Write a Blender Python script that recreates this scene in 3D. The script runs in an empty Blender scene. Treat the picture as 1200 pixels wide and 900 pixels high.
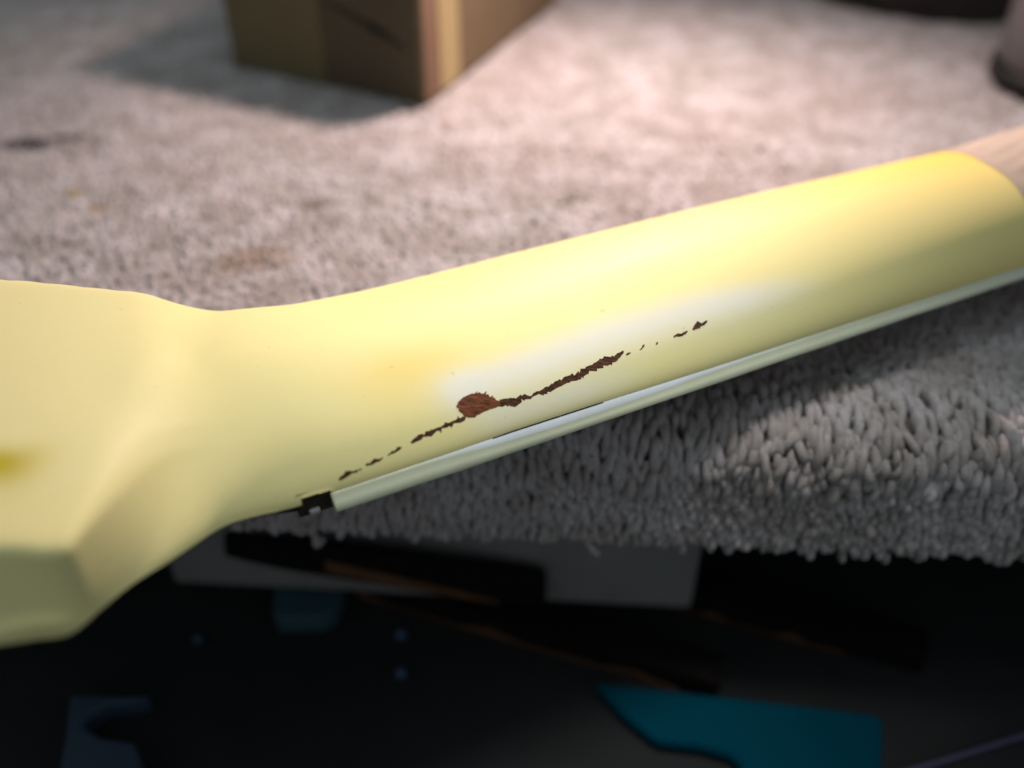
import bpy, bmesh, math, random
import numpy as np
from mathutils import Vector, Euler
random.seed(4); rng = np.random.default_rng(11)
SC = bpy.context.scene
C = SC.collection
MM = 0.001
# ================================================================ camera
cam = bpy.data.cameras.new('camera'); camo = bpy.data.objects.new('camera', cam); C.objects.link(camo)
cam.sensor_width = 36; cam.lens = 36*1150/1200
camo.location = (0, 0, 0.140); camo.rotation_euler = (math.radians(50), 0, 0)
cam.clip_start = 0.005; cam.clip_end = 50
cam.dof.use_dof = True; cam.dof.focus_distance = 0.203; cam.dof.aperture_fstop = 5.0
SC.camera = camo
# ================================================================ world and lamps
w = bpy.data.worlds.new('World'); SC.world = w; w.use_nodes = True
bg = w.node_tree.nodes['Background']; bg.inputs[0].default_value = (0.72, 0.84, 0.89, 1); bg.inputs[1].default_value = 0.235
def lamp(name, kind, loc, power, color, **kw):
    l = bpy.data.lights.new(name, kind); l.energy = power; l.color = color
    for k, v in kw.items(): setattr(l, k, v)
    o = bpy.data.objects.new(name, l); C.objects.link(o); o.location = loc; return o
def aim(o, t): o.rotation_euler = (Vector(t)-o.location).to_track_quat('-Z', 'Y').to_euler()
key = lamp('desk_lamp_light', 'SPOT', (0.047, 0.392, 0.180), 4.1, (1.0, 0.80, 0.735), shadow_soft_size=0.014, spot_size=math.radians(150), spot_blend=1.0)
aim(key, (0.018, 0.215, -0.015))
fill = lamp('ceiling_light', 'AREA', (0.15, 0.22, 1.2), 1.6, (0.72, 0.94, 0.97), shape='RECTANGLE', size=1.0, size_y=0.35)
aim(fill, (0, 0.2, 0))
neck_spot = lamp('added_neck_spot', 'SPOT', (0.032, 0.158, 0.440), 5.5, (1.0, 0.98, 0.92), shadow_soft_size=0.05, spot_size=math.radians(27), spot_blend=1.0)  # added spot, brightens the near side of the neck; no known lamp there
aim(neck_spot, (0.015, 0.160, 0.0))
SC.view_settings.view_transform = 'Standard'; SC.view_settings.look = 'None'
SC.view_settings.exposure = 0; SC.view_settings.gamma = 1
# ================================================================ helpers
def tag(o, label=None, cat=None, group=None, kind=None):
    if label: o['label'] = label
    if cat: o['category'] = cat
    if group: o['group'] = group
    if kind: o['kind'] = kind
    return o
def empty(name, loc, label, cat, group=None):
    o = bpy.data.objects.new(name, None); C.objects.link(o); o.location = loc; o.empty_display_size = 0.02
    return tag(o, label, cat, group)
def mesh(name, verts, faces, mat, parent=None, smooth=False, origin=(0, 0, 0), cols=None, attr='paint'):
    """verts in millimetres (world); stored relative to the origin"""
    me = bpy.data.meshes.new(name)
    ox = np.array(origin, float)
    V = (np.asarray(verts, float) - ox)*MM
    me.from_pydata(V.tolist(), [], faces); me.update()
    if smooth: me.polygons.foreach_set('use_smooth', [True]*len(me.polygons))
    if cols is not None:
        a = me.color_attributes.new(attr, 'FLOAT_COLOR', 'POINT')
        a.data.foreach_set('color', np.asarray(cols, 'f').ravel())
    if mat: me.materials.append(mat)
    o = bpy.data.objects.new(name, me); C.objects.link(o); o.location = tuple(ox*MM)
    if parent:
        o.parent = parent; o.location = tuple(ox*MM - np.array(parent.location) if not parent.parent else ox*MM)
    return o
def recalc(o):
    bm = bmesh.new(); bm.from_mesh(o.data); bmesh.ops.recalc_face_normals(bm, faces=bm.faces); bm.to_mesh(o.data); bm.free(); return o
def bevel(o, wd, seg=2):
    bm = bmesh.new(); bm.from_mesh(o.data)
    bmesh.ops.recalc_face_normals(bm, faces=bm.faces)
    ed = [e for e in bm.edges if len(e.link_faces) == 2 and e.calc_face_angle(0) > 0.5]
    bmesh.ops.bevel(bm, geom=ed, offset=wd*MM, segments=seg, affect='EDGES', profile=0.5)
    bm.to_mesh(o.data); bm.free(); return o
def prism(name, outline, z0, z1, mat, parent=None, bev=0, origin=None):
    n = len(outline)
    V = [(x, y, z0) for x, y in outline] + [(x, y, z1) for x, y in outline]
    F = [tuple(range(n))[::-1], tuple(range(n, 2*n))] + [(i, (i+1) % n, n+(i+1) % n, n+i) for i in range(n)]
    if origin is None: origin = (sum(p[0] for p in outline)/n, sum(p[1] for p in outline)/n, z0)
    o = recalc(mesh(name, V, F, mat, parent, origin=origin))
    return bevel(o, bev) if bev else o
def ring(cx, cy, prof, mat, name, parent=None, n=48, smooth=True):
    """lathe: prof = [(r, z), ...]"""
    V, F = [], []
    for r, z in prof:
        for i in range(n): a = 2*math.pi*i/n; V.append((cx+r*math.cos(a), cy+r*math.sin(a), z))
    for j in range(len(prof)-1):
        for i in range(n): F.append((j*n+i, j*n+(i+1) % n, (j+1)*n+(i+1) % n, (j+1)*n+i))
    F.append(tuple(range(n))[::-1]); F.append(tuple((len(prof)-1)*n+i for i in range(n)))
    return recalc(mesh(name, V, F, mat, parent, smooth, origin=(cx, cy, prof[0][1])))
def tube(name, pts, r, mat, parent=None, n=8):
    V, F = [], []
    P = [Vector(p) for p in pts]
    for i, p in enumerate(P):
        t = (P[min(i+1, len(P)-1)]-P[max(i-1, 0)]).normalized()
        u = t.cross(Vector((0, 0, 1)));  u = u.normalized() if u.length > 1e-6 else Vector((1, 0, 0)); q = u.cross(t)
        for k in range(n): a = 2*math.pi*k/n; V.append(tuple(p+u*r*math.cos(a)+q*r*math.sin(a)))
    for i in range(len(P)-1):
        for k in range(n): F.append((i*n+k, i*n+(k+1) % n, (i+1)*n+(k+1) % n, (i+1)*n+k))
    F.append(tuple(range(n))[::-1]); F.append(tuple((len(P)-1)*n+k for k in range(n)))
    return recalc(mesh(name, V, F, mat, parent, True, origin=pts[0]))
# ---------------------------------------------------------------- materials
class NT:
    def __init__(s, name, rough=0.6, color=(0.5, 0.5, 0.5), coat=0, spec=0.5):
        s.m = bpy.data.materials.new(name); s.m.use_nodes = True; s.t = s.m.node_tree; s.n = s.t.nodes; s.l = s.t.links
        s.b = s.n['Principled BSDF']; s.b.inputs['Roughness'].default_value = rough
        s.b.inputs['Base Color'].default_value = (*color, 1); s.b.inputs['Coat Weight'].default_value = coat
        s.b.inputs['Specular IOR Level'].default_value = spec
    def node(s, t, **kw):
        n = s.n.new(t)
        for k, v in kw.items():
            if isinstance(k, str) and hasattr(n, k): setattr(n, k, v)
        return n
    def set(s, sock, v):
        if hasattr(v, 'links') or hasattr(v, 'is_linked'): s.l.new(v, sock)
        else: sock.default_value = v
    def pos(s, scale=(1, 1, 1), rot=0):
        g = s.n.new('ShaderNodeNewGeometry'); mp = s.n.new('ShaderNodeMapping'); s.l.new(g.outputs['Position'], mp.inputs[0])
        mp.inputs['Scale'].default_value = scale; mp.inputs['Rotation'].default_value = (0, 0, rot); return mp.outputs[0]
    def obj(s, scale=(1, 1, 1)):
        g = s.n.new('ShaderNodeTexCoord'); mp = s.n.new('ShaderNodeMapping'); s.l.new(g.outputs['Object'], mp.inputs[0])
        mp.inputs['Scale'].default_value = scale; return mp.outputs[0]
    def noise(s, vec, scale, detail=3, rough=0.55, out='Fac'):
        n = s.n.new('ShaderNodeTexNoise'); s.l.new(vec, n.inputs['Vector']); n.inputs['Scale'].default_value = scale
        n.inputs['Detail'].default_value = detail; n.inputs['Roughness'].default_value = rough; return n.outputs[out]
    def ramp(s, fac, stops):
        r = s.n.new('ShaderNodeValToRGB'); s.l.new(fac, r.inputs[0]); e = r.color_ramp.elements
        while len(e) < len(stops): e.new(0.5)
        for el, (p, c) in zip(e, stops): el.position = p; el.color = (*c, 1) if len(c) == 3 else c
        return r.outputs[0]
    def mix(s, fac, a, b, mode='MIX'):
        m = s.n.new('ShaderNodeMix'); m.data_type = 'RGBA'; m.blend_type = mode
        s.set(m.inputs[0], fac); s.set(m.inputs[6], a if not isinstance(a, tuple) else (*a, 1)); s.set(m.inputs[7], b if not isinstance(b, tuple) else (*b, 1))
        return m.outputs[2]
    def math(s, op, a, b=0.0, clamp=False):
        m = s.n.new('ShaderNodeMath'); m.operation = op; m.use_clamp = clamp; s.set(m.inputs[0], a); s.set(m.inputs[1], b); return m.outputs[0]
    def blob(s, p, c, r, soft=0.6, warp=None):
        """mask around a world point (mm), elliptical radii r (mm)"""
        mp = s.n.new('ShaderNodeVectorMath'); mp.operation = 'SUBTRACT'; s.l.new(p, mp.inputs[0]); mp.inputs[1].default_value = tuple(k*MM for k in c)
        m2 = s.n.new('ShaderNodeVectorMath'); m2.operation = 'DIVIDE'; s.l.new(mp.outputs[0], m2.inputs[0]); m2.inputs[1].default_value = tuple(k*MM for k in r)
        ln = s.n.new('ShaderNodeVectorMath'); ln.operation = 'LENGTH'; s.l.new(m2.outputs[0], ln.inputs[0])
        d = ln.outputs['Value']
        if warp is not None: d = s.math('ADD', d, s.math('MULTIPLY', s.math('SUBTRACT', warp, 0.5), 1.6))
        mr = s.n.new('ShaderNodeMapRange'); mr.interpolation_type = 'SMOOTHSTEP'; s.l.new(d, mr.inputs[0])
        mr.inputs[1].default_value = 1+soft*0.5; mr.inputs[2].default_value = 1-soft*0.5
        return mr.outputs[0]
    def bump(s, h, strength=0.3, dist=0.0005):
        b = s.n.new('ShaderNodeBump'); b.inputs['Strength'].default_value = strength; b.inputs['Distance'].default_value = dist
        s.l.new(h, b.inputs['Height']); s.l.new(b.outputs[0], s.b.inputs['Normal'])
    def base(s, c): s.l.new(c, s.b.inputs['Base Color'])

def m_paint():
    t = NT('cream_lacquer', 0.5, coat=0.03, spec=0.09); t.b.inputs['Coat Roughness'].default_value = 0.38
    a = t.n.new('ShaderNodeAttribute'); a.attribute_name = 'paint'
    p = t.pos()
    c = t.mix(t.math('MULTIPLY', t.noise(p, 55, 4), 0.16), a.outputs['Color'], (0.86, 0.66, 0.22), 'MIX')
    mp = t.n.new('ShaderNodeMapping'); t.l.new(p, mp.inputs[0]); mp.inputs['Rotation'].default_value = (0, 0, -0.454); mp.inputs['Scale'].default_value = (60, 1400, 1400)
    st = t.noise(mp.outputs[0], 1.0, 3, 0.6); c = t.mix(t.math('MULTIPLY', t.ramp(st, [(0.50, (0, 0, 0)), (0.75, (1, 1, 1))]), 0.10), c, (0.72, 0.60, 0.30))
    sp = t.ramp(t.noise(p, 420, 2), [(0.0, (0, 0, 0)), (0.735, (0, 0, 0)), (0.76, (1, 1, 1)), (1, (1, 1, 1))])
    c = t.mix(t.math('MULTIPLY', sp, 0.25), c, (0.45, 0.36, 0.14))
    t.base(c)
    r = t.ramp(t.noise(p, 70, 4), [(0.3, (0.50,)*3), (0.75, (0.62,)*3)]); t.l.new(r, t.b.inputs['Roughness'])
    h = t.math('ADD', t.noise(p, 60, 2), t.math('MULTIPLY', t.noise(p, 900, 2), 0.06)); t.bump(h, 0.05, 0.0010)
    return t.m
def m_wood(name, dark, light, rough=0.75, along=None, sc=1.0, spec=0.25):
    t = NT(name, rough, spec=spec)
    p = t.pos((220*sc, 900*sc, 900*sc), 0) if along is None else t.pos((1, 1, 1))
    if along is not None:
        mp = t.n.new('ShaderNodeMapping'); t.l.new(p, mp.inputs[0]); mp.vector_type = 'POINT'
        mp.inputs['Rotation'].default_value = (0, 0, -along); mp.inputs['Scale'].default_value = (260*sc, 1700*sc, 1700*sc); p = mp.outputs[0]
    n = t.noise(p, 1.0, 4, 0.65)
    t.base(t.ramp(n, [(0.28, dark), (0.5, tuple(0.5*(a+b) for a, b in zip(dark, light))), (0.74, light)])); t.bump(n, 0.9, 0.0006)
    return t.m
def m_plain(name, color, rough=0.5, vary=0.25, scale=60, bump=0.15, spec=0.4):
    t = NT(name, rough, spec=spec); p = t.pos(); n = t.noise(p, scale, 4)
    t.base(t.mix(n, tuple(c*(1-vary) for c in color), tuple(min(1, c*(1+vary)) for c in color))); t.bump(n, bump, 0.0008)
    return t.m
def m_carpet(name, mul=1.0):
    t = NT(name, 0.95, spec=0.15)
    t.b.inputs['Sheen Weight'].default_value = 0.15
    p = t.pos(); fine = t.noise(p, 420, 2); mid = t.noise(p, 70, 4, 0.6); big = t.noise(p, 14, 3)
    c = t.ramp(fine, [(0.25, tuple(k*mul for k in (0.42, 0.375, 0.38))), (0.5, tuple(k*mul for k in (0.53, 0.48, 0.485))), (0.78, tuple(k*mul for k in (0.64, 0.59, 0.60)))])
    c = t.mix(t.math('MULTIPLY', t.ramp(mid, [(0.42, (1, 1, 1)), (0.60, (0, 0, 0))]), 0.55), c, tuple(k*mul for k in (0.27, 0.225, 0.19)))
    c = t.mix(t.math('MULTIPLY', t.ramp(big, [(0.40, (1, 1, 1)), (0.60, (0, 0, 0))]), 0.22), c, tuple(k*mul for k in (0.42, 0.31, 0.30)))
    wv = t.noise(p, 160, 3)
    for (x, y, z), r, col, k in [((-151, 284, 0), (11, 5, 12), (0.02, 0.02, 0.022), 0.8), ((-141, 289, 0), (5, 3, 12), (0.02, 0.02, 0.022), 0.8),
            ((-67, 219, 0), (13, 7, 9), (0.26, 0.15, 0.08), 0.45), ((-130, 287, 0), (4, 3, 9), (0.08, 0.07, 0.06), 0.5), ((-127, 253, 0), (2.6, 2.6, 9), (0.32, 0.24, 0.08), 0.7),
            ((-118, 245, 0), (2.8, 2.8, 9), (0.30, 0.18, 0.06), 0.7), ((-56, 247, 0), (5, 2.6, 9), (0.13, 0.10, 0.07), 0.65), ((-22, 300, 0), (2.5, 4, 9), (0.25, 0.13, 0.06), 0.6),
            ((98, 136, -6), (7, 6, 5), (0.015, 0.016, 0.022), 0.85), ((108, 138, -8), (6, 6, 5), (0.015, 0.016, 0.022), 0.7), ((3, 139, -10), (7, 9, 9), (0.10, 0.065, 0.04), 0.5), ((-10, 138, -8), (5, 7, 7), (0.07, 0.05, 0.04), 0.5),
            ((36, 142, -4), (1.0, 1.2, 4), (0.45, 0.22, 0.03), 0.8), ((18, 250, 0), (6, 3, 9), (0.20, 0.15, 0.11), 0.45), ((60, 290, 0), (9, 4, 9), (0.22, 0.15, 0.12), 0.4), ((-95, 300, 0), (8, 4, 9), (0.16, 0.13, 0.11), 0.35)]:
        c = t.mix(t.math('MULTIPLY', t.blob(p, (x*1.107, y*1.107, z-15), r, 0.8, wv), k), c, tuple(q*mul for q in col))
    t.base(c)
    t.bump(t.noise(p, 1500, 2), 0.5, 0.0004)
    return t.m
def m_card(name, a, b):
    t = NT(name, 0.8, spec=0.2); p = t.pos(); n = t.noise(p, 45, 5); f = t.noise(t.pos((700, 700, 90)), 1, 3)
    c = t.mix(n, a, b); c = t.mix(t.math('MULTIPLY', f, 0.35), c, tuple(k*0.55 for k in a)); t.base(c); t.bump(f, 0.25, 0.0003)
    return t.m
PAINT = m_paint()
CRACK = m_wood('torn_wood', (0.014, 0.007, 0.005), (0.15, 0.058, 0.030), 0.9, 0.30)
BLOBW = m_wood('torn_red_wood', (0.045, 0.014, 0.007), (0.25, 0.078, 0.030), 0.85, 0.55)
SLOT = m_wood('raw_slot_wood', (0.012, 0.008, 0.005), (0.09, 0.058, 0.035), 0.9, 0.4)
BOARDW = m_wood('dark_board_wood', (0.02, 0.012, 0.009), (0.06, 0.035, 0.025), 0.6, 0.454)
BLACKP = m_plain('black_veneer', (0.012, 0.012, 0.013), 0.35)
GREYCHIP = m_plain('grey_glue', (0.45, 0.46, 0.48), 0.6)
def m_binding():
    t = NT('binding_plastic', 0.4, coat=0.1); a = t.n.new('ShaderNodeAttribute'); a.attribute_name = 'paint'
    n = t.noise(t.pos(), 160, 4); t.base(t.mix(t.math('MULTIPLY', n, 0.30), a.outputs['Color'], (0.40, 0.40, 0.24))); t.bump(n, 0.12, 0.0008); return t.m
BIND = m_binding()
MASK = m_plain('masking_paper', (0.50, 0.385, 0.31), 0.75, 0.12, 90, 0.4)
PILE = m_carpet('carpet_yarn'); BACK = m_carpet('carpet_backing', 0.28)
CARD = m_card('cardboard_front', (0.15, 0.122, 0.066), (0.20, 0.165, 0.09))
CARD2 = m_card('cardboard_patch', (0.08, 0.064, 0.042), (0.12, 0.097, 0.064))
CARDS = m_card('cardboard_side', (0.21, 0.145, 0.085), (0.27, 0.19, 0.115))
TAPE = m_plain('packing_tape', (0.50, 0.37, 0.17), 0.3, 0.12, 40)
DARKGAP = m_plain('gap_dark', (0.012, 0.010, 0.008), 0.9)
# ---------------------------------------------------------------- neck surface (millimetres)
# s runs along the neck (0 = nut end of the fingerboard), v across it, z up
NA = np.array([-34.105, 128.336]); ND = np.array([0.898794, 0.438371]); NN = np.array([-0.438371, 0.898794])
def lut(pts):
    xs = [p[0] for p in pts]; ys = [p[1] for p in pts]
    return lambda x: np.interp(x, xs, ys)
def smooth_lut(pts):
    # monotone-ish cubic through the points (finite-difference Hermite)
    xs = np.array([p[0] for p in pts], float); ys = np.array([p[1] for p in pts], float)
    m = np.gradient(ys, xs)
    def f(x):
        x = np.clip(np.asarray(x, float), xs[0], xs[-1])
        i = np.clip(np.searchsorted(xs, x) - 1, 0, len(xs) - 2)
        h = xs[i+1] - xs[i]; t = (x - xs[i]) / h
        return ((2*t**3-3*t**2+1)*ys[i] + (t**3-2*t**2+t)*h*m[i] + (-2*t**3+3*t**2)*ys[i+1] + (t**3-t**2)*h*m[i+1])
    return f
FACE = lambda s: 1.0 + np.where(np.asarray(s) < 0, -np.asarray(s)*0.2126, 0)     # underside of headstock
near_edge = smooth_lut([(-120,-4),(-100,-8),(-80,-13),(-60,-16.8),(-52,-17.6),(-46.8,-17.9),(-42,-14.2),(-37.8,-10.9),(-30.4,-6.7),(-25.6,-3.8),(-20.6,-0.9),(-14,0.4),(-6,0.1),(0,0),(60,-0.3),(150,0),(430,-3)])
far_edge = smooth_lut([(-130, 40), (-85, 66), (-56, 69.7), (-46, 68.0), (-38, 66), (-30, 63.6), (-24, 61.9), (-18, 60.2), (-12, 60.8), (-6, 59.7), (0, 57.6), (8, 55.0), (16, 54.1), (25, 53.2), (38, 52.5), (62, 51.9), (85, 51.3), (110, 50.6), (135, 49.3), (155, 47.9), (185, 45.7), (200, 44.8), (220, 43.8), (430, 48)])
joint = lut([(-200,5.5),(0,5.5),(38,6.2),(60,6.0),(88,5.4),(117,5.0),(148,4.4),(181,4.3),(430,4.3)])
crown = smooth_lut([(-130,19),(-60,19),(-20,19.8),(-8,20.1),(4,19.9),(18,19.4),(60,19.6),(120,20.2),(200,21),(430,23)])
plane = lut([(-130,49.),(-60,31.8),(-18,21.2),(-15,19.6),(-11,15.5),(-4,9),(430,6)])                    # flat back of the headstock
ridge = smooth_lut([(-130,3),(-100,-4),(-60,-10.5),(-50,-13),(-45,-14.6),(-43,-14.4),(-41,-11.5),(-35,-1.5),(-29,10),(-23.3,22),(-19.4,32.5),(-17.5,41),(-16,54),(0,60),(430,60)])
pnear = smooth_lut([(-130,8),(-60,7),(-48,5),(-44,2.6),(-40,1.9),(-30,1.75),(-15,1.75),(0,1.68),(40,1.62),(90,1.66),(150,1.85),(430,2.2)])
pfar = lambda s: 2.2 + 0*np.asarray(s)
def zbase(s):
    s = np.asarray(s, float)
    return np.where(s > -5.6, np.where(s < 0, 6.3, joint(s)), FACE(s) + 1.6)
def neck_raw(s, th):
    """th = 0 at the near lower edge, pi at the far lower edge; returns v, z"""
    s = np.asarray(s, float); th = np.asarray(th, float)
    s, th = np.broadcast_arrays(s, th)
    v0, v1, zb = near_edge(s), far_edge(s), zbase(s)
    zc = FACE(s) + 1.6
    zc = np.where(s > -14, zc + (joint(s)-zc)*np.clip((s+14)/14, 0, 1), zc)
    zc = np.minimum(zc, 12.0 + 0*s) if False else zc
    vm = 0.5*(v0+v1); w = 0.5*(v1-v0)
    t = np.maximum(crown(s) - zc, 3.0)
    c, d = -np.cos(th), np.sin(th)
    p = np.where(c < 0, pnear(s), pfar(s))
    rA = (np.abs(c/w)**p + np.abs(d/t)**p)**(-1/p)
    # headstock block as an intersection of half planes
    zh = np.maximum(plane(s) - zc, 0.8); vr = np.minimum(ridge(s), v1-3) - vm; vf = v1-2.5-vm
    big = 1e4
    r_top = np.where(d > 1e-6, zh/np.maximum(d, 1e-6), big)
    nx, nz = -zh, (vr + w); dn = -zh*(-w); den = nx*c + nz*d
    r_near = np.where(den > 1e-6, dn/np.maximum(den, 1e-6), big)
    nx, nz = zh, (w - vf); dn = zh*w; den = nx*c + nz*d
    r_far = np.where(den > 1e-6, dn/np.maximum(den, 1e-6), big)
    def smin(a, b, k):
        h = np.clip(0.5+0.5*(b-a)/k, 0, 1); return b+(a-b)*h - k*h*(1-h)
    def smax(a, b, k): return -smin(-a, -b, k)
    kk = np.clip(4.0+(s+45)*0.30, 3.2, 11.0)
    rB = smin(smin(r_top, r_near, kk), r_far, 2.5)
    rB = rB*np.clip((-s-1.0)/9.0, 0.02, 1)
    r = smax(rA, rB, np.clip(4.0+(s+42)*0.30, 3.0, 8.0)*np.clip(np.abs(d)*1.6, 0.04, 1))
    v = vm + r*c; z = zc + r*d
    return v, z
def neck_point(s, th):
    # the transition into the headstock is carved soft: average along the neck
    s = np.asarray(s, float); th = np.asarray(th, float); s, th = np.broadcast_arrays(s, th)
    sg = np.interp(s, [-130, -46, -41, -32, -10, 6, 14, 430], [0.6, 0.6, 0.9, 3.4, 4.2, 2.8, 0, 0])
    sg = sg*(0.12+0.88*np.clip(np.sin(th)*2.2, 0, 1))*(1-0.5*np.clip((th-0.9)/0.6, 0, 1)*np.clip((2.2-th)/0.5, 0, 1))
    v = 0; z = 0; W_ = 0
    for k in np.linspace(-1.8, 1.8, 17):
        wk = math.exp(-0.5*k*k); a, b = neck_raw(s+k*sg, th); v = v+wk*a; z = z+wk*b; W_ += wk
    # lower edge follows the joint line (the nut slot steps up)
    return v/W_, np.maximum(z/W_, zbase(s))
def neck_world(s, th, off=0.0):
    v, z = neck_point(s, th)
    if np.any(off):
        e = 1e-3
        va, za = neck_point(s, np.clip(np.asarray(th)+e, 0, np.pi)); vb, zb_ = neck_point(s, np.clip(np.asarray(th)-e, 0, np.pi))
        tv, tz = va-vb, za-zb_; L = np.sqrt(tv*tv+tz*tz)+1e-9
        v = v - off*tz/L; z = z + off*tv/L
    s = np.asarray(s, float)
    return NA[0]+ND[0]*s+NN[0]*v, NA[1]+ND[1]*s+NN[1]*v, z

# ================================================================ the bench, its carpet and what lies below
CZ = -15.0; CK = (140-CZ)/140.0          # carpet level; scale of bench-top distances
BO = np.array([0.0, 170.0]); BU = np.array([0.99882, -0.0486]); BW = np.array([0.0486, 0.99882])     # along the front edge, and back
RR = 9.5; DROP = 31.5; BASE = -2.6 + CZ
def bench_xy(u, wv): return BO[0]+BU[0]*u+BW[0]*wv, BO[1]+BU[1]*u+BW[1]*wv
def roll(a, u=0.0):
    """arc length a along the carpet from its lower front hem; returns depth w, height z and the outward normal (nw, nz)"""
    st = DROP - RR - 0.0 + 1.5
    lower = max(st, 0.0)
    a = np.asarray(a, float)
    phi = np.clip((a-lower)/RR, 0, math.pi/2)
    wv = np.where(a < lower, 0, RR*(1-np.cos(phi)) + np.maximum(a-lower-RR*math.pi/2, 0))
    z = np.where(a < lower, -RR-(lower-a), -RR+RR*np.sin(phi))
    return wv, z + BASE, -np.cos(phi), np.sin(phi)
bench = empty('workbench', (0, 0.30, -0.024), 'carpet topped workbench holding the cream guitar neck and the cardboard box', 'workbench')
DKWOOD = m_wood('bench_timber', (0.02, 0.013, 0.010), (0.05, 0.032, 0.022), 0.7, 0)
def bbox(name, u0, u1, w0, w1, z0, z1, mat, parent, bev=0):
    return prism(name, [bench_xy(u0, w0), bench_xy(u1, w0), bench_xy(u1, w1), bench_xy(u0, w1)], z0, z1, mat, parent, bev)
bbox('table_top', -520, 560, 9, 900, -49, BASE-4.5, DKWOOD, bench, 2)
for uu in (-480, 520):
    for ww in (90, 850):
        bbox('leg', uu-30, uu+30, ww-30, ww+30, -820, -49.3, DKWOOD, bench, 2)
APR = m_plain('apron_paint', (0.22, 0.205, 0.20), 0.6, 0.35, 40)
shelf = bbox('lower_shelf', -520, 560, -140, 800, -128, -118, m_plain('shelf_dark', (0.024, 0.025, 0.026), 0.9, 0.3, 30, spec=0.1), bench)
# carpet: a thin backing that rolls over the front edge, with a looped pile on it
A = np.concatenate([np.linspace(-1.5, 44, 34), np.linspace(52, 860, 40)]); U = np.linspace(-520, 560, 28)
V, F = [], []
for off in (0, -2.0):
    for a in A:
        wv, z, nw, nz = [float(q) for q in roll(a)]
        for u in U:
            x, y = bench_xy(u, wv+nw*off); V.append((x, y, z+nz*off))
na, nu = len(A), len(U)
def idx(k, i, j): return k*na*nu+i*nu+j
for i in range(na-1):
    for j in range(nu-1):
        F.append((idx(0,i,j), idx(0,i,j+1), idx(0,i+1,j+1), idx(0,i+1,j))); F.append((idx(1,i,j), idx(1,i+1,j), idx(1,i+1,j+1), idx(1,i,j+1)))
for j in range(nu-1):
    F.append((idx(0,0,j), idx(1,0,j), idx(1,0,j+1), idx(0,0,j+1))); F.append((idx(0,na-1,j), idx(0,na-1,j+1), idx(1,na-1,j+1), idx(1,na-1,j)))
for i in range(na-1):
    F.append((idx(0,i,0), idx(0,i+1,0), idx(1,i+1,0), idx(1,i,0))); F.append((idx(0,i,nu-1), idx(1,i,nu-1), idx(1,i+1,nu-1), idx(0,i+1,nu-1)))
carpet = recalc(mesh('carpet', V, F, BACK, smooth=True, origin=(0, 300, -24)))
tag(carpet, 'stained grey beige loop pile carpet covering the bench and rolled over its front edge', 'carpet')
# loops
P, R, S = [], [], []
def add_loops(u0, u1, a0, a1, du, da, size, lean, stretch, turn=0.35, tall=1.0):
    for a in np.arange(a0, a1, da):
        sh = random.uniform(0, du)
        for u in np.arange(u0, u1, du):
            aa = a + random.gauss(0, da*0.28); uu = u + sh*0.5 + random.gauss(0, du*0.20)
            wv, z, nw, nz = [float(q) for q in roll(aa)]
            x, y = bench_xy(uu, wv)
            nrm = Vector((BW[0]*nw, BW[1]*nw, nz)); tan = Vector((BW[0]*nz, BW[1]*nz, -nw)); side = Vector((BU[0], BU[1], 0))
            ang = random.gauss(0, turn)
            t2 = (tan*math.cos(ang)+side*math.sin(ang)); n2 = (nrm + tan*(-lean+random.gauss(0, 0.22)) + side*random.gauss(0, 0.22)).normalized()
            t2 = (t2 - n2*t2.dot(n2)).normalized(); y2 = n2.cross(t2)
            from mathutils import Matrix
            e = Matrix((t2, y2, n2)).transposed().to_euler()
            k = size*random.uniform(0.82, 1.22)
            P.append((x*MM, y*MM, z*MM)); R.append(tuple(e)); S.append((k*stretch*random.uniform(0.75, 1.35), k, k*tall*random.uniform(0.8, 1.15)))
add_loops(-180, 250, -1.0, 19, 1.85, 2.0, 1.12, 0.30, 1.2, 0.14)
for u in np.arange(-180, 250, 1.5):
    hang = 1.2+1.3*math.sin(u*0.11)+0.9*math.sin(u*0.37+1)
    if random.random() < 0.55: add_loops(u, u+0.1, -1.6-max(0, hang)*random.uniform(0.2, 1.0), -1.5-max(0, hang)*0.2, 1, 5, random.uniform(0.75, 1.05), 0.2, random.uniform(1.1, 1.7), 0.3)
add_loops(-180, 250, 19, 47, 2.25, 3.0, 1.32, 0.34, 1.7, 0.2)
add_loops(-230, 280, 47, 175, 1.8, 1.9, 1.2, 0.3, 1.25, 0.5, 0.75)
add_loops(-360, 410, 175, 470, 2.0, 2.1, 1.3, 0.5, 1.4, 0.6, 0.4)
pm = bpy.data.meshes.new('loop_pile'); pm.from_pydata([tuple(np.array(p)-np.array(carpet.location)) for p in P], [], [])
for nm, dat in (('rot', R), ('scl', S)):
    at = pm.attributes.new(nm, 'FLOAT_VECTOR', 'POINT'); at.data.foreach_set('vector', np.array(dat, 'f').ravel())
pile = bpy.data.objects.new('loop_pile', pm); C.objects.link(pile); pile.parent = carpet; pile['kind'] = 'stuff'
ng = bpy.data.node_groups.new('loop_pile_nodes', 'GeometryNodeTree')
ng.interface.new_socket('Geometry', in_out='INPUT', socket_type='NodeSocketGeometry'); ng.interface.new_socket('Geometry', in_out='OUTPUT', socket_type='NodeSocketGeometry')
N = ng.nodes; L = ng.links
gi = N.new('NodeGroupInput'); go = N.new('NodeGroupOutput')
bz = N.new('GeometryNodeCurveQuadraticBezier'); bz.inputs['Resolution'].default_value = 7
bz.inputs['Start'].default_value = (-1.0*MM, 0, -0.3*MM); bz.inputs['Middle'].default_value = (0, 0, 4.2*MM); bz.inputs['End'].default_value = (1.0*MM, 0, -0.3*MM)
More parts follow.
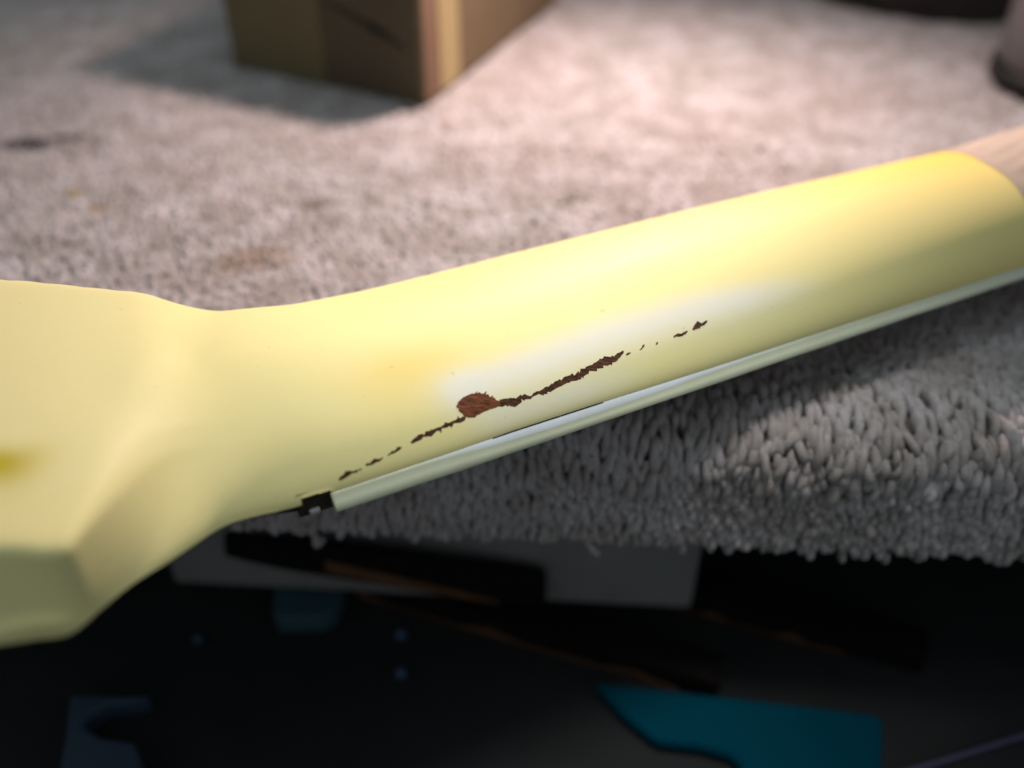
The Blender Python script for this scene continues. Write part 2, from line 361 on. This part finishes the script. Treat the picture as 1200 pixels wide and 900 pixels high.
cc = N.new('GeometryNodeCurvePrimitiveCircle'); cc.inputs['Resolution'].default_value = 7; cc.inputs['Radius'].default_value = 0.80*MM
cm = N.new('GeometryNodeCurveToMesh'); L.new(bz.outputs[0], cm.inputs['Curve']); L.new(cc.outputs[0], cm.inputs['Profile Curve'])
ss = N.new('GeometryNodeSetShadeSmooth'); L.new(cm.outputs[0], ss.inputs[0])
sm = N.new('GeometryNodeSetMaterial'); L.new(ss.outputs[0], sm.inputs[0]); sm.inputs['Material'].default_value = PILE
ip = N.new('GeometryNodeInstanceOnPoints'); L.new(gi.outputs[0], ip.inputs['Points']); L.new(sm.outputs[0], ip.inputs['Instance'])
a1 = N.new('GeometryNodeInputNamedAttribute'); a1.data_type = 'FLOAT_VECTOR'; a1.inputs['Name'].default_value = 'rot'
er = N.new('FunctionNodeEulerToRotation'); L.new(a1.outputs[0], er.inputs[0]); L.new(er.outputs[0], ip.inputs['Rotation'])
a2 = N.new('GeometryNodeInputNamedAttribute'); a2.data_type = 'FLOAT_VECTOR'; a2.inputs['Name'].default_value = 'scl'; L.new(a2.outputs[0], ip.inputs['Scale'])
L.new(ip.outputs[0], go.inputs[0])
pile.modifiers.new('pile', 'NODES').node_group = ng
# what is under the bench
bbox_apron = prism('apron', [(-107.2, 198), (55.5, 188), (56.5, 204), (-106, 214)], -109, -49.3, APR, bench, 1.5)
SHZ = -118
def shelfpt(x, y, z=SHZ): return (x, y, z)
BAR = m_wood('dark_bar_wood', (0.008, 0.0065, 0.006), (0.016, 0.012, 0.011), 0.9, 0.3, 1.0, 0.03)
EDGE_ORANGE = m_plain('mottled_orange', (0.11, 0.048, 0.02), 0.8, 0.5, 120)  # mottled orange for the thin strips along the bars and brace
def upright(name, outline, y0, y1, mat, parent, bev=0.6):
    n = len(outline); V = [(x, y0, z) for x, z in outline]+[(x, y1, z) for x, z in outline]
    F = [tuple(range(n)), tuple(range(n, 2*n))[::-1]]+[(i, n+i, n+(i+1) % n, (i+1) % n) for i in range(n)]
    o = recalc(mesh(name, V, F, mat, parent, origin=(0, 300, -24)))
    return bevel(o, bev) if bev else o
upright('brace', [(-81.9, -71.7), (10.1, -89.1), (10.4, -105.4), (-33.3, -96.3), (-67.8, -87.5), (-83.7, -81.4)], 185.5, 188.5, BAR, bench, 1.4)
upright('orange_edge', [(-54.5, -82.2), (-32.8, -90.3), (-23.5, -93.8), (-4.0, -101.2), (-4, -102.6), (-23.5, -97.6), (-33.5, -94.6), (-54.5, -87.5)], 185.2, 185.45, EDGE_ORANGE, bench, 0)
# ================================================================ the guitar
g0 = (float(NA[0]), float(NA[1]), 1.0)
guitar = empty('electric_guitar', tuple(k*MM for k in g0), 'cream painted guitar neck lying face down with a cracked headstock joint', 'guitar')
S1 = np.concatenate([np.linspace(-125, -60, 40), np.linspace(-59, -5.62, 120), [-5.58], np.linspace(-5, 100, 150), np.linspace(101.5, 200, 66), np.linspace(205, 420, 40)])
T1 = np.concatenate([np.linspace(0, 0.5, 26)[:-1], np.linspace(0.5, 2.6, 90)[:-1], np.linspace(2.6, math.pi, 22)])
def paint_color(s, th):
    s, th = np.broadcast_arrays(s, th)
    yel = np.array([0.845, 0.757, 0.365]); wht = np.array([0.78, 0.77, 0.70]); amb = np.array([0.80, 0.56, 0.10]); pale = np.array([0.84, 0.765, 0.40]); deep = np.array([0.52, 0.42, 0.02])
    def g(x): return np.exp(-np.minimum(x, 60))
    col = np.zeros(s.shape+(3,)) + yel
    def mixc(col, m, c): return col*(1-m[..., None]) + c*m[..., None]
    hd = np.clip((-s-16)/10, 0, 1); col = mixc(col, 0.55*hd*(th > 0.5), pale)
    # amber where the clear coat is thick: far side and towards the masked end
    m = np.clip((s-110)/70, 0, 1)*0.85*(0.35+0.65*np.clip((th-0.9)/1.2, 0, 1)); col = mixc(col, m, amb)
    m = 0.25*np.clip((th-1.6)/0.8, 0, 1)*np.clip((s-2)/40, 0, 1); col = mixc(col, m, amb)
    m = 0.45*g(((s-22)/12)**2 + ((th-0.75)/0.35)**2); col = mixc(col, m, amb)
    # sanded primer round the crack
    m = 0.92*g(((s-31)/5.5)**2*1.0 + ((th-0.40)/0.17)**2) ; col = mixc(col, np.clip(m*1.25, 0, 0.95), wht)
    line = np.interp(s, [20, 30, 45, 65, 85, 118, 140], [0.30, 0.40, 0.42, 0.50, 0.52, 0.45, 0.45]); wd = np.interp(s, [25, 45, 70, 90, 118], [0.08, 0.16, 0.17, 0.16, 0.10])
    m = 0.92*g(np.abs((th-line)/(wd*1.2))**2.0)*np.clip((s-27)/6, 0, 1)*np.clip((122-s)/22, 0, 1); col = mixc(col, m, wht)
    m = 0.62*g(((th-0.13)/0.10)**2)*np.clip((s-28)/8, 0, 1)*np.clip((72-s)/16, 0, 1); col = mixc(col, m, wht)
    # deeper yellow spot on the headstock
    m = 0.95*g(((s+51.0)/6.5)**2 + ((th-0.70)/0.12)**2); col = mixc(col, np.clip(m*1.15, 0, 1), deep)
    return col
def neck_grid(S1, T1):
    SS, TT = np.meshgrid(S1, T1, indexing='ij'); x, y, z = neck_world(SS, TT)
    return SS, TT, np.stack([x, y, z], -1)
SS, TT, G = neck_grid(S1, T1)
ns, nt = G.shape[:2]; nb = ns*nt; V = np.concatenate([G.reshape(-1, 3), G[:, [0, -1]].reshape(-1, 3)]); F = []
for i in range(ns-1):
    for j in range(nt-1): F.append((i*nt+j, (i+1)*nt+j, (i+1)*nt+j+1, i*nt+j+1))
    F.append((nb+2*i+1, nb+2*i, nb+2*i+2, nb+2*i+3))
F.append(tuple(range(nt))); F.append(tuple((ns-1)*nt+j for j in range(nt))[::-1])
cols = np.concatenate([paint_color(SS, TT), np.ones(SS.shape+(1,))], -1).reshape(-1, 4)
cols = np.concatenate([cols, cols.reshape(ns, nt, 4)[:, [0, -1]].reshape(-1, 4)])
neck = (mesh('neck', V, F, PAINT, guitar, True, origin=g0, cols=cols))
neck['label'] = 'cream yellow lacquered neck with sanded white patches round the crack'
def sub(o):  # sub-part of the neck
    o.parent = neck; return o
# torn crack and chips: ragged strips of bare wood let into the lacquer
def ragged(name, env, mat, jag, step=0.10, seed=1, off=0.035, sharp=1.0):
    r = np.random.default_rng(seed)
    e = np.array(env, float); ss = np.arange(e[0, 0], e[-1, 0]+step, step); n = len(ss)
    hi = np.interp(ss, e[:, 0], e[:, 1]); lo = np.interp(ss, e[:, 0], e[:, 2]); mid = 0.5*(hi+lo)
    def saw(n):
        out = np.zeros(n); i = 0
        while i < n:
            k = int(r.integers(5, 17)); a = r.normal(0, 1)*jag
            out[i:i+k] = a*np.linspace(1, -0.3, k)[:max(0, min(k, n-i))]; i += k
        return out
    taper = np.minimum(1, np.minimum(np.arange(n), np.arange(n)[::-1])/3.0)
    wf = 1.08 if len(env) > 7 else 1.1
    hi = mid + np.maximum((hi-mid)*wf + saw(n), 0.0035 if len(env) > 7 else 0.0008)*(0.1+0.9*taper); lo = mid - np.maximum((mid-lo)*wf + saw(n), 0.0035 if len(env) > 7 else 0.0008)*(0.1+0.9*taper)
    rows = 5; F = []
    kk_ = np.arange(rows)/(rows-1); TH = hi[:, None]+(lo-hi)[:, None]*kk_[None]; SG = np.repeat(ss[:, None], rows, 1)
    OF = np.where((kk_ == 0) | (kk_ == 1), off, off*0.55)[None]*np.ones_like(TH)
    V = np.stack(neck_world(SG, TH, OF), -1).reshape(-1, 3).tolist()
    for i in range(n-1):
        for k in range(rows-1): F.append((i*rows+k, (i+1)*rows+k, (i+1)*rows+k+1, i*rows+k+1))
    return V, F
CR = [[(1.96, 0.0755, 0.0645), (3.05, 0.0959, 0.0723), (4.14, 0.1101, 0.0818), (4.63, 0.1022, 0.0833), (5.72, 0.0975, 0.0849), (6.69, 0.1022, 0.0928)],
      [(7.54, 0.1117, 0.1022), (8.63, 0.1242, 0.1038), (9.6, 0.1305, 0.1069), (10.33, 0.1211, 0.1085), (11.17, 0.1258, 0.1179)],
      [(12.14, 0.1321, 0.1242), (13.48, 0.1431, 0.1242), (14.57, 0.1494, 0.1352), (15.29, 0.151, 0.1431)],
      [(17.11, 0.1588, 0.1462), (18.08, 0.173, 0.1478), (19.17, 0.184, 0.1541), (21.23, 0.1887, 0.1604), (22.81, 0.1903, 0.1698), (25.11, 0.1997, 0.1761), (27.05, 0.206, 0.1793), (29.11, 0.2107, 0.184)],
      [(35.78, 0.2406, 0.1981), (38.08, 0.2375, 0.1934), (39.66, 0.2217, 0.1651), (42.32, 0.2296, 0.1934), (43.53, 0.2013, 0.1824), (45.11, 0.2217, 0.2029), (46.32, 0.2233, 0.1824), (48.62, 0.2406, 0.1981), (51.17, 0.2579, 0.2154), (53.59, 0.2642, 0.217), (55.9, 0.2721, 0.2186), (57.59, 0.2878, 0.2532), (59.05, 0.2972, 0.239), (61.47, 0.3177, 0.2548), (63.9, 0.3145, 0.2626), (66.68, 0.3334, 0.3177)],
      [(66.68, 0.2972, 0.2878), (67.29, 0.3051, 0.2893), (68.02, 0.3066, 0.3004)],
      [(70.2, 0.3066, 0.3004), (71.17, 0.3302, 0.3098), (71.77, 0.335, 0.3255)],
      [(74.2, 0.3145, 0.3051), (74.92, 0.3255, 0.3161)],
      [(78.8, 0.3334, 0.3224), (80.14, 0.3491, 0.3224), (80.98, 0.3381, 0.3177), (82.68, 0.3522, 0.3412)],
      [(83.77, 0.3491, 0.3397), (84.74, 0.3774, 0.3412), (85.83, 0.4057, 0.3412), (86.56, 0.3758, 0.3507), (88.14, 0.3963, 0.3774)]]
for i, env in enumerate(CR):
    V, F = ragged('crack', env, CRACK, 0.0078 if len(env) > 7 else 0.006, seed=20+i)
    o = sub(mesh('crack' if len(env) > 7 else 'paint_chip', V, F, CRACK, neck, False, origin=g0))
    o.location = (0, 0, 0)
# torn patch of red wood at the head of the crack
ol = np.array([(29.11, 0.1997), (28.38, 0.25), (28.26, 0.2893), (28.99, 0.3192), (30.2, 0.3365), (31.66, 0.3444), (33.72, 0.335), (35.29, 0.2878), (36.87, 0.2312), (36.87, 0.1966), (34.32, 0.1981), (32.5, 0.1919), (30.69, 0.1777)])
poly = []
for i in range(len(ol)):
    a, b = ol[i], ol[(i+1) % len(ol)]
    for t in np.linspace(0, 1, 9)[:-1]:
        p = a+(b-a)*t; poly.append(p)
poly = np.array(poly); cen = poly.mean(0); rb = np.random.default_rng(5)
V, F = [], []
Q = [cen]; O = [0.03]
for k, f_ in enumerate([0.3, 0.6, 0.85, 1.0]):
    for p in poly:
        q = cen+(p-cen)*f_
        if k == 3: q = q + np.array([rb.normal(0, 0.13), 0]) + np.array([0.9, 0.022])*max(0, rb.normal(0, 0.42))*(1.0 if p[1] > cen[1] else 0.25)
        Q.append(q); O.append(0.045 if k < 3 else 0.03)
Q = np.array(Q); V = np.stack(neck_world(Q[:, 0], Q[:, 1], np.array(O)), -1).tolist()
n = len(poly)
for i in range(n):
    F.append((0, 1+i, 1+(i+1) % n))
    for k in range(3): F.append((1+k*n+i, 1+(k+1)*n+i, 1+(k+1)*n+(i+1) % n, 1+k*n+(i+1) % n))
o = recalc(mesh('torn_patch', V, F, BLOBW, neck, False, origin=g0)); o.location = (0, 0, 0); o['label'] = 'torn patch of bare red brown wood'
# nut slot, headplate, fingerboard
def gw(s, v, z): return (NA[0]+ND[0]*s+NN[0]*v, NA[1]+ND[1]*s+NN[1]*v, z)
def sbox(name, s0, s1, v0, v1, z0, z1, mat, parent, bev=0):
    V = [gw(s, v, z) for z in (z0, z1) for s, v in ((s0, v0), (s1, v0), (s1, v1), (s0, v1))]
    o = recalc(mesh(name, V, [(3, 2, 1, 0), (4, 5, 6, 7), (0, 1, 5, 4), (1, 2, 6, 5), (2, 3, 7, 6), (3, 0, 4, 7)], mat, parent, origin=g0))
    return bevel(o, bev) if bev else o
sbox('nut_slot', -6.4, 0.2, 0.65, 54, 1.05, 7.0, SLOT, guitar)
lump = sbox('glue_remnant', -4.5, -2.4, 0.05, 1.2, 1.1, 2.5, GREYCHIP, guitar, 0.4)
hs = np.concatenate([np.linspace(-125, -60, 20), np.linspace(-58, -5.7, 60)])
V, F = [], []
for s in hs:
    a, b, zf = float(near_edge(s)), float(far_edge(s)), float(FACE(s))
    ch = 0.25; a += 0.8*np.clip((s+44)/8, 0, 1)
    for v, z in ((a+0.35, zf), (a+0.1, zf+ch), (a+0.1, zf+1.58), (b-0.1, zf+1.58), (b-0.1, zf+ch), (b-0.35, zf)): V.append(gw(s, v, z))
for i in range(len(hs)-1):
    for k in range(6): F.append((i*6+k, i*6+(k+1) % 6, (i+1)*6+(k+1) % 6, (i+1)*6+k))
F.append(tuple(range(6))); F.append(tuple((len(hs)-1)*6+k for k in range(6)))
recalc(mesh('headplate', V, F, BLACKP, guitar, origin=g0))
def board_loft(name, prof, mat, parent, s_arr, colf=None, smooth=False):
    V, F, Cc = [], [], []
    for s in s_arr:
        pts = prof(s)
        for v, z in pts:
            V.append(gw(s, v, z)); Cc.append(colf(s, v, z) if colf else (1, 1, 1, 1))
    m = len(pts)
    for i in range(len(s_arr)-1):
        for k in range(m): F.append((i*m+k, i*m+(k+1) % m, (i+1)*m+(k+1) % m, (i+1)*m+k))
    F.append(tuple(range(m))); F.append(tuple((len(s_arr)-1)*m+k for k in range(m)))
    return recalc(mesh(name, V, F, mat, parent, smooth, origin=g0, cols=Cc if colf else None))
sb = np.concatenate([np.linspace(0.0, 4, 9), np.linspace(5, 200, 196), np.linspace(210, 420, 22)])
fb = board_loft('fingerboard', lambda s: [(1.9, 1.0), (1.9, float(joint(s))-0.02), (float(far_edge(s))-0.6, float(joint(s))-0.02), (float(far_edge(s))-0.6, 1.0)], BOARDW, guitar, sb)
chl = smooth_lut([(0, 0.2), (12, 0.25), (22, 0.45), (34, 1.0), (50, 1.25), (68, 1.05), (88, 0.55), (112, 0.35), (160, 0.3), (430, 0.3)])
rbn = np.random.default_rng(8); wob = np.interp(sb, np.arange(-10, 440, 9), rbn.normal(0, 0.13, 50))
def bprof(s):
    zj = float(joint(s)); c = float(chl(s)); wv = float(np.interp(s, sb, wob)); e = float(near_edge(s)); q = min(s/2.5, 1)
    vu = e-(0.12+0.85*c)
    return [(e+0.9, 1.9), (e-2.2, 2.5+wv*0.6), (e-2.45, 2.85+wv*0.6), (0.5*(vu+e-2.3), 0.5*(zj-c+2.85)), (vu-0.06, zj-c-0.2), (vu, zj-c), (e-0.02, zj-0.10), (e+0.25, zj-0.01), (e+1.88, zj-0.01), (e+1.88, 1.9)]
def bcol(s, v, z):
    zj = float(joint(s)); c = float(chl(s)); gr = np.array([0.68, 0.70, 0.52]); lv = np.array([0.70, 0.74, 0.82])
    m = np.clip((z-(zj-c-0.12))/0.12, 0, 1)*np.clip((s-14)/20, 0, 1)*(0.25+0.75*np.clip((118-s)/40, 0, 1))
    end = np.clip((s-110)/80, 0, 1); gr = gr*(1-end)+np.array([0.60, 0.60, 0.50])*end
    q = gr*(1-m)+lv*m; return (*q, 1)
bd = board_loft('binding', bprof, BIND, fb, sb, bcol, True); bd.location = (0, 0, 0)
# thin dark seam between neck and board
r2 = np.random.default_rng(3); V, F = [], []; sm_ = np.arange(33.5, 59, 0.2)
for i, s in enumerate(sm_):
    wdt = 0.09*min(1, (s-33.3)/3, (59.2-s)/3)*(0.55+0.9*r2.random()); zj = float(joint(s)); e = float(near_edge(s))
    for dz in (wdt, -wdt): V.append(gw(s, e-0.14, zj+0.02+dz*0.9))
    V.append(gw(s, e+0.8, zj+0.05))
for i in range(len(sm_)-1):
    F += [(i*3, (i+1)*3, (i+1)*3+1, i*3+1), (i*3+1, (i+1)*3+1, (i+1)*3+2, i*3+2), (i*3+2, (i+1)*3+2, (i+1)*3, i*3)]
o = recalc(mesh('seam_gap', V, F, DARKGAP, fb, origin=g0)); o.location = (0, 0, 0)
# masking paper wrapped round the neck beyond the painted length
sp = np.concatenate([np.linspace(185.4, 187, 5), np.linspace(188, 420, 110)]); tp = np.linspace(0.02, math.pi-0.02, 90); V, F = [], []
rm = np.random.default_rng(21)
SP, TP = np.meshgrid(sp, tp, indexing='ij')
OFF = 0.16 + 0.9*np.clip((SP-190)/18, 0, 1) + 0.030*np.maximum(0, SP-205)
WW = 0.16*np.sin(TP*9+SP*0.11)*np.clip((SP-188)/8, 0, 1) + 0.10*np.sin(TP*23-SP*0.31)
V = np.stack(neck_world(SP + np.where(SP < 186, 0.25*np.sin(TP*7), 0), TP, np.maximum(0.12, OFF+WW*np.clip((SP-187)/6, 0, 1))), -1).reshape(-1, 3).tolist(); F = []
m = len(tp)
for i in range(len(sp)-1):
    for k in range(m-1): F.append((i*m+k, i*m+k+1, (i+1)*m+k+1, (i+1)*m+k))
o = recalc(mesh('masking_paper', V, F, MASK, guitar, True, origin=g0)); o['label'] = 'beige masking paper wrapped round the neck'
# ================================================================ cardboard box
BZ = CZ+0.2; BH = CZ+56
bc = [(x*CK, y*CK) for x, y in [(-28.6, 312.6), (-100.5, 346.8), (-52.4, 449.5), (19.5, 415.3)]]
BCX, BCY = -40.5*CK, 381*CK
cbox = empty('cardboard_box', (BCX*MM, BCY*MM, BZ*MM), 'brown cardboard box with a yellow tape strip standing on the carpet', 'box')
def wall(name, p, q, z0, z1, mat, th=1.2, t0=0.0, t1=1.0, out=0.0, parent=None, bev=0.3):
    p, q = np.array(p, float), np.array(q, float); d = q-p; L_ = np.linalg.norm(d); d /= L_; nrm = np.array([d[1], -d[0]])
    cenb = np.array([BCX, BCY]);  nrm = nrm if (0.5*(p+q)-cenb)@nrm > 0 else -nrm
    a, b = p+d*L_*t0, p+d*L_*t1; o1 = nrm*out; o2 = nrm*(out-th)
    return prism(name, [tuple(a+o1), tuple(b+o1), tuple(b+o2), tuple(a+o2)], z0, z1, mat, parent or cbox, bev, origin=(BCX, BCY, BZ))
f0, f1 = bc[0], bc[1]
wall('front_panel', f1, f0, BZ, BH, CARD)
wall('printed_patch', f1, f0, BZ+1.2, BH-0.5, CARD2, 0.25, 0.50, 0.975, 0.22, bev=0)
wall('side_panel', bc[0], bc[3], BZ, BH, CARDS)
wall('back_panel', bc[2], bc[3], BZ, BH, CARD)
wall('side_panel', bc[1], bc[2], BZ, BH, CARDS)
prism('top_flap', [tuple(np.array(p)*0.99+np.array([-0.4, 4.1])) for p in bc], BH, BH+1.2, CARDS, cbox, 0.3, origin=(BCX, BCY, BZ))
wall('tape_strip', bc[0], bc[3], BZ+0.3, BH-0.5, TAPE, 0.2, 0.095, 0.215, 0.16, bev=0)
wall('edge_strip', bc[0], bc[3], BZ+0.3, BH-0.5, m_card('cardboard_edge', (0.24, 0.14, 0.095), (0.30, 0.18, 0.125)), 0.2, 0.005, 0.09, 0.10, bev=0)
# gash: a ragged dark slit on the front panel
pf, qf = np.array(f1), np.array(f0); d = (qf-pf)/np.linalg.norm(qf-pf); nrm = np.array([d[1], -d[0]]); nrm = nrm if nrm[1] < 0 else -nrm
V, F = [], []; rg = np.random.default_rng(9)
for i, t in enumerate(np.linspace(0.52, 0.93, 24)):
    zc_ = np.interp(t, [0.52, 0.62, 0.82, 0.93], [CZ+32, CZ+30, CZ+24, CZ+19]); hw = np.interp(t, [0.52, 0.66, 0.8, 0.87, 0.93], [0.2, 1.0, 1.9, 1.0, 0.1])*rg.uniform(0.75, 1.2)
    p = pf+d*t*np.linalg.norm(qf-pf)+nrm*0.40
    V += [(p[0], p[1], zc_+hw), (p[0]+d[0]*0.2, p[1]+d[1]*0.2, zc_-hw)]
F = [(2*i, 2*i+2, 2*i+3, 2*i+1) for i in range(23)]
mesh('torn_slit', V, F, DARKGAP, cbox, origin=(BCX, BCY, BZ))
# ================================================================ tin and jar at the back right
TIN = m_plain('dark_tin', (0.035, 0.028, 0.027), 0.45, 0.35, 30)
TX, TY = 185.2*CK, 458*CK; JX, JY = 193.5*CK, 331*CK
tin = empty('round_tin', (TX*MM, TY*MM, CZ*MM), 'dark brown round tin standing at the back of the carpet', 'tin')
ring(TX, TY, [(75, CZ+0.2), (77, CZ+1.5), (77, CZ+40), (75.5, CZ+41)], TIN, 'tin_body', tin)
ring(TX, TY, [(78.5, CZ+41.2), (79, CZ+42), (79, CZ+52), (77, CZ+53.5), (65, CZ+53.8)], TIN, 'lid', tin)
JG = m_plain('grey_jar', (0.17, 0.155, 0.155), 0.45, 0.2, 25)
jar = empty('jar', (JX*MM, JY*MM, CZ*MM), 'grey cylindrical jar with a dark foot at the right edge behind the neck', 'jar')
ring(JX, JY, [(26.5, CZ+0.2), (28.5, CZ+1.0), (28.5, CZ+6.5), (27.5, CZ+7.5)], m_plain('jar_bottom_black', (0.01, 0.01, 0.011), 0.5), 'bottom', jar)  # near-black ring around the base of the jar
ring(JX, JY, [(25.5, CZ+7.6), (27.2, CZ+9), (27.2, CZ+58), (25, CZ+61), (22, CZ+62)], JG, 'jar_body', jar)
ring(JX, JY, [(24, CZ+62.2), (24.6, CZ+63), (24.6, CZ+74), (23, CZ+75)], TIN, 'lid', jar)
# ================================================================ things on the lower shelf
def bar(name, p, q, wd, z0, z1, mat, parent=None, bev=0.6, **kw):
    p, q = np.array(p, float), np.array(q, float); d = (q-p)/np.linalg.norm(q-p); nn = np.array([-d[1], d[0]])*wd*0.5
    return prism(name, [tuple(p-nn), tuple(q-nn), tuple(q+nn), tuple(p+nn)], z0, z1, mat, parent, bev, **kw)
for (p, q, e0, e1, lab) in [((-95, 221), (62, 167), 0.30, 0.93, 'dark wooden bar with an orange edge lying behind the teal tray'), ((40, 205), (125, 176), 0.15, 0.75, 'short dark wooden bar with an orange edge at the right under the bench')]:
    p, q = np.array(p, float), np.array(q, float); d = (q-p)/np.linalg.norm(q-p)
    r = empty('wooden_bar', (p[0]*MM, p[1]*MM, SHZ*MM), lab, 'wooden bar', 'wooden bars under the bench')
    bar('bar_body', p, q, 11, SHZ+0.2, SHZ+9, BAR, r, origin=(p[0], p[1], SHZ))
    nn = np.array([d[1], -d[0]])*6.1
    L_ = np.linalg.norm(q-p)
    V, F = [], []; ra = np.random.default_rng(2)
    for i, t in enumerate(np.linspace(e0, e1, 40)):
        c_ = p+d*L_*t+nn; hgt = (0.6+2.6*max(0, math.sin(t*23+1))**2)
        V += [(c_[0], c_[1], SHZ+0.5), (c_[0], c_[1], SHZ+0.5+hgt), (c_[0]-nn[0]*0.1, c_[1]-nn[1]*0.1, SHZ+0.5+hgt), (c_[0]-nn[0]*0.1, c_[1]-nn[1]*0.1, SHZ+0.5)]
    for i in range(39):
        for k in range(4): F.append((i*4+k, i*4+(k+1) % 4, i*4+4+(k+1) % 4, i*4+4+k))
    recalc(mesh('orange_edge', V, F, EDGE_ORANGE, r, origin=(p[0], p[1], SHZ)))
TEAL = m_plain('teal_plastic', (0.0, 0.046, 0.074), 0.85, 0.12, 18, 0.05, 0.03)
tray = empty('plastic_tray', (0.06, 0.145, SHZ*MM), 'teal blue plastic tray with a slanted corner lying under the bench', 'tray')
K = 258/240.0   # outlines below are given at the height of the shelf top
def at(x, y, z): k = (140-z)/240.0; return (x*k, y*k)
otl = [at(*p, -112) for p in [(22.7, 157.1), (60, 152.5), (98, 147.3), (100.3, 146.6), (100.6, 144), (95.2, 128), (92, 112), (64, 112), (58.8, 134.6), (50, 137.4), (38.5, 138.7), (30, 147)]]
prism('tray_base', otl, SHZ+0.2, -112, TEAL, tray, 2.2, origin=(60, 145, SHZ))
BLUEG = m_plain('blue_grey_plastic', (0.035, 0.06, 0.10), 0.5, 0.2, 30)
cl = empty('plastic_clamp', (-0.12, 0.14, SHZ*MM), 'dim blue grey plastic clamp with a rounded notch at lower left', 'clamp')
oc = [at(*p, -110) for p in [(-122.0, 152.6), (-100, 152.3), (-103, 150.6), (-110.5, 149.5), (-115.3, 146.3), (-115.0, 142.6), (-109, 139.6), (-100, 138.4), (-97, 134), (-96, 122), (-116, 122), (-119, 140)]]
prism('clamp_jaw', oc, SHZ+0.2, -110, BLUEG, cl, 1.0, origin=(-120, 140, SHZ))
ob = [at(*p, -110) for p in [(-72.8, 190), (-51.0, 189), (-53.0, 181), (-56, 178.6), (-70, 178.2), (-71.5, 181)]]
o = prism('blue_lid', ob, SHZ, -110, m_plain('slate_blue_plastic', (0.035, 0.085, 0.11), 0.5, 0.2, 40), None, 1.0)
tag(o, 'small slate blue plastic lid lying below the pale bench apron', 'lid')
BEAD = m_plain('blue_bead', (0.05, 0.09, 0.17), 0.4, 0.1)
for (x, y), lab, rr in [((-32.3, 171.9), 'small blue bead, upper one of the pair in the dark', 1.9), ((-31.2, 159.0), 'small blue bead, lower one of the pair in the dark', 1.8), ((-91.1, 170.4), 'small blue bead lying alone in the dark below the headstock', 1.5)]:
    x, y = at(x, y, SHZ+1)
    o = ring(x, y, [(rr*0.5, SHZ), (rr*0.9, SHZ+rr*0.4), (rr, SHZ+rr*0.9), (rr*0.85, SHZ+rr*1.5), (rr*0.35, SHZ+rr*1.9)], BEAD, 'bead', None, 14)
    tag(o, lab, 'bead', 'blue beads under the bench')
pts = [at(*p, SHZ+1.2)+(SHZ+1.2,) for p in [(88, 126), (97, 128.6), (106.4, 131.2), (118, 134.6), (128, 137.6), (136.5, 140.2), (160, 145)]]
o = tube('cable', pts, 0.8, m_plain('purple_cable', (0.08, 0.06, 0.13), 0.5))
tag(o, 'thin purple grey cable crossing the dark shelf at lower right', 'cable')
# the floor of the room
fl = prism('floor', [(-3000, -2500), (3000, -2500), (3000, 3500), (-3000, 3500)], -830, -820, m_plain('floor_dark', (0.05, 0.05, 0.052), 0.8)); fl['kind'] = 'structure'
SC.render.resolution_x = 1024; SC.render.resolution_y = 768
